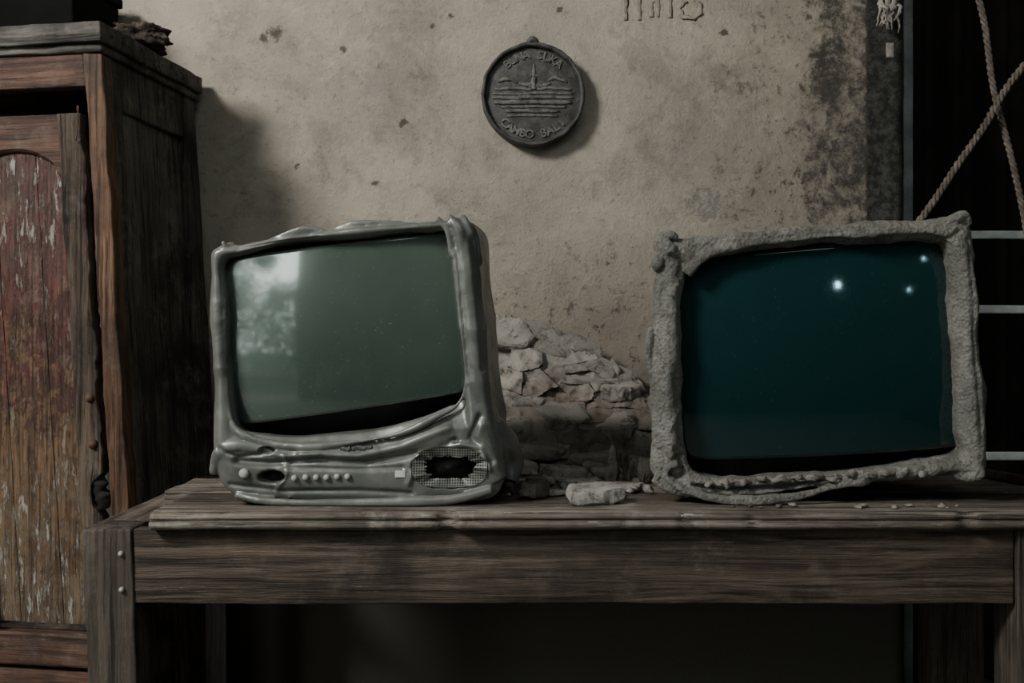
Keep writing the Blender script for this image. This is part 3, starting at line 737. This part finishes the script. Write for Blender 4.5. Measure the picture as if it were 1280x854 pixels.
# ---------------- rubble ----------------
def ridg(q): return 1-abs(noise.noise(q))*2
hp=empty('rubble_heap',(X(700,2.4),2.40,zt),'heap of broken pale fallen plaster piled against the wall','rubble')
g=Geo(); nx,nz=200,150
sil=[(560,396),(612,394),(645,396),(690,412),(735,432),(775,456),(800,474),(818,508),(835,560),(850,574)]
def silz(px):
    for i in range(len(sil)-1):
        if sil[i][0]<=px<=sil[i+1][0]:
            t=(px-sil[i][0])/(sil[i+1][0]-sil[i][0]); return sil[i][1]*(1-t)+sil[i+1][1]*t
    return 574
hb=Vector(hp.location)
def depth_at(xx,zz):
    h=(zz-zt)
    dep=.025+.23*max(0,1-h/.36)**1.25
    wz=zz+.06*noise.noise(Vector((xx*5,2,zz*3)))+xx*.12
    L_=wz*7.5; l=L_%1.0; fl_=math.floor(L_)
    amp_=.5+.9*noise.noise(Vector((xx*5,0,fl_*3.3)))
    dep+=.045*(l**.6 if l<.8 else (1-l)/.2)*max(.05,amp_)
    dep+=.028*noise.noise(Vector((xx*9+fl_*3,5,zz*10)))+.012*ridg(Vector((xx*20,2,zz*22)))+.007*noise.noise(Vector((xx*55,2,zz*55)))
    # angular crumbled facets
    best=9;bi=0
    X2,Z2=xx*16,zz*22; ix,iz=math.floor(X2),math.floor(Z2)
    for a in(-1,0,1):
        for b in(-1,0,1):
            cxx,czz=ix+a,iz+b; r1=noise.noise(Vector((cxx*1.7+.3,czz*2.3+.1,4)))+.5; r2=noise.noise(Vector((cxx*2.9+.3,czz*1.3+.1,9)))+.5
            dd_=(X2-cxx-r1)**2+(Z2-czz-r2)**2
            if dd_<best: best=dd_; bi=(cxx,czz,X2-cxx-r1,Z2-czz-r2)
    t1=noise.noise(Vector((bi[0]*3.3+.2,bi[1]*4.1+.2,1))); t2=noise.noise(Vector((bi[0]*5.3+.2,bi[1]*3.1+.2,6)))
    dep+=.030*t1+.03*t2*bi[3]+.02*t1*bi[2]
    return dep
for j in range(nz+1):
    for i in range(nx+1):
        px=562+(850-562)*i/nx
        top=Z(silz(px),2.44)+.016*noise.noise(Vector((px*.05,1,1)))+.012*noise.noise(Vector((px*.17,1,1)))
        t=j/nz; zz=zt+.001+(max(.004,top-zt))*t
        xx=X(px,2.42)
        dep=max(.012,depth_at(xx,zz))
        dep*=min(1,(1-t)*12+.2)
        edge=min(1,(nx-i)/14); dep*=.2+.8*edge
        yy=2.488-dep
        g.v.append((xx-hb.x,yy-hb.y,zz-hb.z))
for j in range(nz):
    for i in range(nx):
        a=j*(nx+1)+i; g.f.append((a,a+1,a+nx+2,a+nx+1))
o0=len(g.v)
for i in range(nx+1):
    v=g.v[i]; g.v.append((v[0],2.490-hb.y,v[2]))
for i in range(nx+1):
    v=g.v[nz*(nx+1)+i]; g.v.append((v[0],2.490-hb.y,v[2]))
for i in range(nx):
    g.f.append((i+1,i,o0+i,o0+i+1)); a=nz*(nx+1)+i; b=o0+nx+1+i; g.f.append((a,a+1,b+1,b))
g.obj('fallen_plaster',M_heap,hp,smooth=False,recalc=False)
g=Geo()
rs=random.Random(11)
for i,(px,py,a,b,c_,ry_,rx_) in enumerate([(700,432,.125,.045,.014,.32,.9),(640,418,.07,.05,.016,.1,1.0),(765,465,.06,.03,.014,.40,.6),(705,474,.14,.035,.010,.04,.15),(775,488,.05,.035,.016,-.05,.3),(650,500,.07,.04,.018,.1,.5),(640,532,.05,.04,.022,-.1,.3),(705,520,.07,.045,.020,.12,.5),(762,530,.06,.04,.020,-.12,.4),(802,548,.035,.04,.022,.2,.3),(675,556,.07,.05,.012,.06,.2),(735,564,.06,.05,.012,-.06,.1)]):
    xx=X(px,2.36); zz=Z(py,2.36); yy=2.488-depth_at(xx,zz)+.010
    V,Fc=slab(a,b,c_,(rx_,ry_,rs.uniform(-.2,.2)),60+i)
    g.add([(v.x+xx-hb.x,min(2.486,v.y+yy)-hb.y,max(zt+.001,v.z+zz)-hb.z) for v in V],Fc)
g.obj('broken_slabs',M_rubble,hp,smooth=False)
def R(name,px,y,dims,rot,seed,mat,label,cat='rubble',group='rubble scattered on the table',flat=True):
    if flat: V,Fc=slab(dims[0],dims[1],dims[2],rot,seed)
    else: V,Fc=rockgeo(dims,rot,seed,.5,4 if max(dims)>.02 else 2,.5,2.4)
    o=ground_obj(name,V,Fc,(X(px,y),y,zt+.001),mat,smooth=not flat)
    thing(o,label,cat,group); return o
R('stone_chunk',743,1.735,(.054,.034,.013),(.10,-.06,.25),27,M_rubble3,'flat ash-grey stone piece near the table edge','stone')
R('stone_chunk',666,1.80,(.034,.028,.012),(.05,.1,.9),22,M_rubble2,'dark flat stone fragment beside the television','stone')
R('stone_chunk',724,1.90,(.040,.028,.008),(0,.08,.2),23,M_rubble3,'small grey stone flake on the table','stone')
R('stone_chunk',706,2.01,(.050,.030,.012),(.1,.10,.2),24,M_rubble,'grey broken stone on the table','stone')
R('stone_chunk',672,1.93,(.024,.02,.010),(.1,0,.5),25,M_rubble2,'dark flaky stone on the table','stone')
R('stone_chunk',798,1.99,(.030,.028,.026),(0,.15,.2),26,M_rubble2,'dark angular stone beside the crusted television','stone')
R('stone_chunk',785,1.88,(.034,.025,.007),(0,.0,.1),28,M_rubble,'flat grey stone flake on the table','stone')
R('stone_chunk',650,2.11,(.036,.022,.014),(.1,.12,.4),29,M_rubble,'pale broken plaster piece by the heap','stone')
R('plaster_slab',750,2.08,(.050,.030,.008),(.25,.1,-.2),31,M_rubble,'thin pale plaster slab lying by the heap','plaster')
R('plaster_slab',696,1.83,(.026,.018,.004),(.05,.05,.6),32,M_rubble3,'thin pale plaster flake on the planks','plaster')
R('plaster_slab',774,1.81,(.02,.015,.003),(.05,.05,1.2),33,M_rubble3,'thin pale plaster flake on the planks','plaster')
for i in range(60):
    yy=random.uniform(1.80,2.12); xx=random.uniform(632,816)
    s=random.uniform(.004,.011)
    R('pebble',xx,yy,(s*1.4,s,s*.7),(random.random(),0,random.random()*3),40+i,random.choice([M_rubble,M_rubble2,M_rubble3]),'small chip of rubble scattered on the planks','pebble','chips scattered on the table',False)
for i in range(14):
    xx=random.uniform(870,1230); yy=1.69+random.uniform(-.02,.01); s=random.uniform(.002,.005)
    R('pebble',xx,yy,(s*1.6,s,s*.7),(0,0,random.random()*3),140+i,random.choice([M_rubble,M_rubble2]),'small chip of rubble scattered on the planks','pebble','chips scattered on the table',False)
g=Geo().add(*tube([(0,0,.001),(.002,.0,.03),(.004,.004,.064),(.003,.004,.082)],[.013,.013,.010,.002],6,3,.6,60,.4))
o=g.obj('wood_shard',M_rubble2,None,(X(764,1.92),1.92,zt)); thing(o,'upright dark charred wood splinter among the rubble','wood shard')
g=Geo().add(*boxg(-.012,.012,-.22,.22,0,.014,.003,.03,.001,2)); o=g.obj('loose_lath',M_stile,None,(.985,2.02,zt+.005)); o.rotation_euler=(0,0,.28)
thing(o,'dark loose wooden lath lying beside the television','lath')

# ---------------- steel gate, ropes, rag, curtain ----------------
GY=2.60
gt_=empty('steel_gate',(X(1133,2.60),GY,0),'pale painted steel gate frame in the dark doorway','gate')
g=Geo().add(*boxg(-.012,.013,-.012,.012,0,3.3,.003,.1,.0008)); g.obj('upright',M_steel,gt_)
for py in (294,387,570):
    zz=Z(py,GY); g=Geo().add(*boxg(.014,1.3,-.008,.008,zz-.011,zz+.011,.004,.1,.001)); g.obj('crossbar',M_steel,gt_)
g=Geo().add(*boxg(1.3,1.32,-.012,.012,0,3.3,.002,.2,.0004)); g.obj('upright',M_steel,gt_)
def rope(name,pts,r,label):
    n=len(pts); st=60; P=[cr(pts,min((n-1)*i/(st*(n-1)),n-1-1e-6)) for i in range(st*(n-1)+1)]
    P=[p+noise.noise_vector(p*6)*.008 for p in P]
    o0=P[-1].copy(); g=Geo(); tot=len(P)
    for s in range(3):
        V=[];Fc=[];L=0
        for i,p in enumerate(P):
            if i: L+=(p-P[i-1]).length
            tg=(P[min(i+1,tot-1)]-P[max(i-1,0)]).normalized(); a=tg.cross(Vector((0,1,0))).normalized(); b=a.cross(tg)
            ph=L/.05*2*math.pi+s*2*math.pi/3
            c_=p+(a*math.cos(ph)+b*math.sin(ph))*r*.55
            for j in range(6):
                th=j*math.pi/3; V.append(c_+(a*math.cos(th)+b*math.sin(th))*r*.58*(1+.35*noise.noise(c_*120))-o0)
        for i in range(tot-1):
            for j in range(6): Fc.append((i*6+j,i*6+(j+1)%6,(i+1)*6+(j+1)%6,(i+1)*6+j))
        g.add(V,Fc)
    o=g.obj(name,M_rope,None,o0); thing(o,label,'rope','ropes in the doorway')
ry=2.50
def W(px,py,y): return (X(px,y),y,Z(py,y))
rope('rope',[W(1400,-50,ry),W(1283,80,ry),W(1225,165,ry),W(1150,275,ry),W(1110,330,ry+.06)],.0088,'frayed twisted rope strung diagonally across the doorway')
rope('rope',[W(1200,-120,ry+.03),W(1222,0,ry+.03),W(1250,130,ry+.03),W(1282,290,ry+.03),W(1300,450,ry+.05),(1.36,2.55,.4),(1.37,2.5,.012)],.0080,'frayed twisted rope hanging steeply in the doorway')
rg=empty('hanging_rag',W(1108,-5,2.46),'tattered pale rag and tag hanging from a nail','rag')
def rl(px,py,dy=0): return (X(px,2.46)-rg.location.x,dy,Z(py,2.46)-rg.location.z)
g=Geo()
random.seed(3)
for i in range(13):
    a=1108+random.uniform(-5,6); pp=[(a,-10)]
    for s in range(4): pp.append((pp[-1][0]+random.uniform(-6,6),pp[-1][1]+random.uniform(7,15)))
    g.add(*tube([rl(u,v,random.uniform(-.012,.012)) for u,v in pp],[.0025,random.uniform(.003,.008),random.uniform(.003,.007),.003,.001],7,4,1.2,120,.35))
g.obj('cloth',M_rag,rg)
g=Geo(); q=rl(1112,63); g.add(*boxg(q[0]-.009,q[0]+.009,-.004,.0,q[2]-.018,q[2]+.018,.001,.01,.001)); g.obj('tag',M_rag,rg)
g=Geo().add(*lathe([(.004,-.01),(.003,.0),(.003,.045)],10)); g.obj('nail',M_rust,rg,(0,-.0,0))
g=Geo(); V=[];Fc=[];nx=160
for i in range(nx+1):
    xx=1.0+1.9*i/nx; yy=3.1+.05*math.sin(i*.55)+.02*math.sin(i*.21)
    V+=[(xx,yy,.02),(xx,yy,3.3)]
for i in range(nx): Fc.append((2*i,2*i+2,2*i+3,2*i+1))
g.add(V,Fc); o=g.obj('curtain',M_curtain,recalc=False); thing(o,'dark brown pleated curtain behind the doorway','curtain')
g=Geo().add(*boxg(.99,2.98,3.08,3.12,3.305,3.34,.01,0,0)); o=g.obj('curtain_rod',M_rust); thing(o,'rusty curtain rod above the dark doorway','curtain rod')

# ---------------- bulbs mirrored in the glass ----------------
kb=NB('glowing_bulb'); kb.b.inputs['Emission Color'].default_value=(.5,.9,1,1); kb.b.inputs['Emission Strength'].default_value=60; M_bulb=kb.m
def bulb(px,py,dist,r):
    d=D2; p=Vector((X(px,d),d,Z(py,d))); dx=p.x-cen2.x; dz=p.z-cen2.z
    n=Vector((dx/R2,-1,dz/R2)).normalized(); v=(p-Vector((0,0,CZ))).normalized()
    rr=v-2*v.dot(n)*n; q=p+rr*dist
    e=empty('hanging_bulb',(q.x,q.y,3.6),'bare glowing light bulb on a thin cord, placed for its glint in the screen','light bulb')
    h=q.z-3.6
    g=Geo().add(*lathe([(.0001,-r),(r*.6,-r*.8),(r,0),(r*.8,r*.7),(r*.4,r*1.5),(.0001,r*1.6)],20,'z')); g.obj('bulb',M_bulb,e,(0,0,h))
    g=Geo().add(*lathe([(.013,r*1.5),(.015,r*1.5+.03),(.006,r*1.5+.05)],16,'z')); g.obj('socket',M_black,e,(0,0,h))
    g=Geo().add(*tube([(0,0,h+r*1.5+.04),(0,0,h/2),(0,0,-.001)],[.003]*3,6,4)); g.obj('cord',M_black,e)
bulb(1048,357,2.9,.030)
bulb(1139,362,3.1,.012)
bulb(1160,322,3.2,.012)  # added bulb standing in for a small window's glint on the screen

# ---------------- lights ----------------
def area(name,loc,target,size,power,color,sizey=None):
    l=bpy.data.lights.new(name,'AREA'); l.energy=power; l.color=color; l.size=size
    if sizey: l.shape='RECTANGLE'; l.size_y=sizey
    o=bpy.data.objects.new(name,l); COL.objects.link(o); o.location=loc
    o.rotation_euler=(Vector(target)-Vector(loc)).to_track_quat('-Z','Y').to_euler(); return o
area('skylight_key',(-2.60,-.25,3.30),(0,2.3,1.1),.8,190,(1,.975,.93))
area('ceiling_fill',(.6,-.6,3.4),(.3,2.0,.9),2.0,30,(.92,.98,1))
pt=area('doorway_portal',((DX0+DX1)/2,-2.25,DZ/2),((DX0+DX1)/2,2,DZ/2),DX1-DX0,1,(1,1,1),DZ); pt.data.cycles.is_portal=True
w=bpy.data.worlds.new('World'); scene.world=w; w.use_nodes=True
bg=w.node_tree.nodes['Background']; bg.inputs[0].default_value=(.88,1,.95,1); bg.inputs[1].default_value=8.0

cam=bpy.data.cameras.new('Camera'); cam.lens=35; cam.sensor_width=36; cam.clip_start=.05
co=bpy.data.objects.new('Camera',cam); COL.objects.link(co); co.location=(0,0,CZ); co.rotation_euler=(math.pi/2,0,0)
scene.camera=co
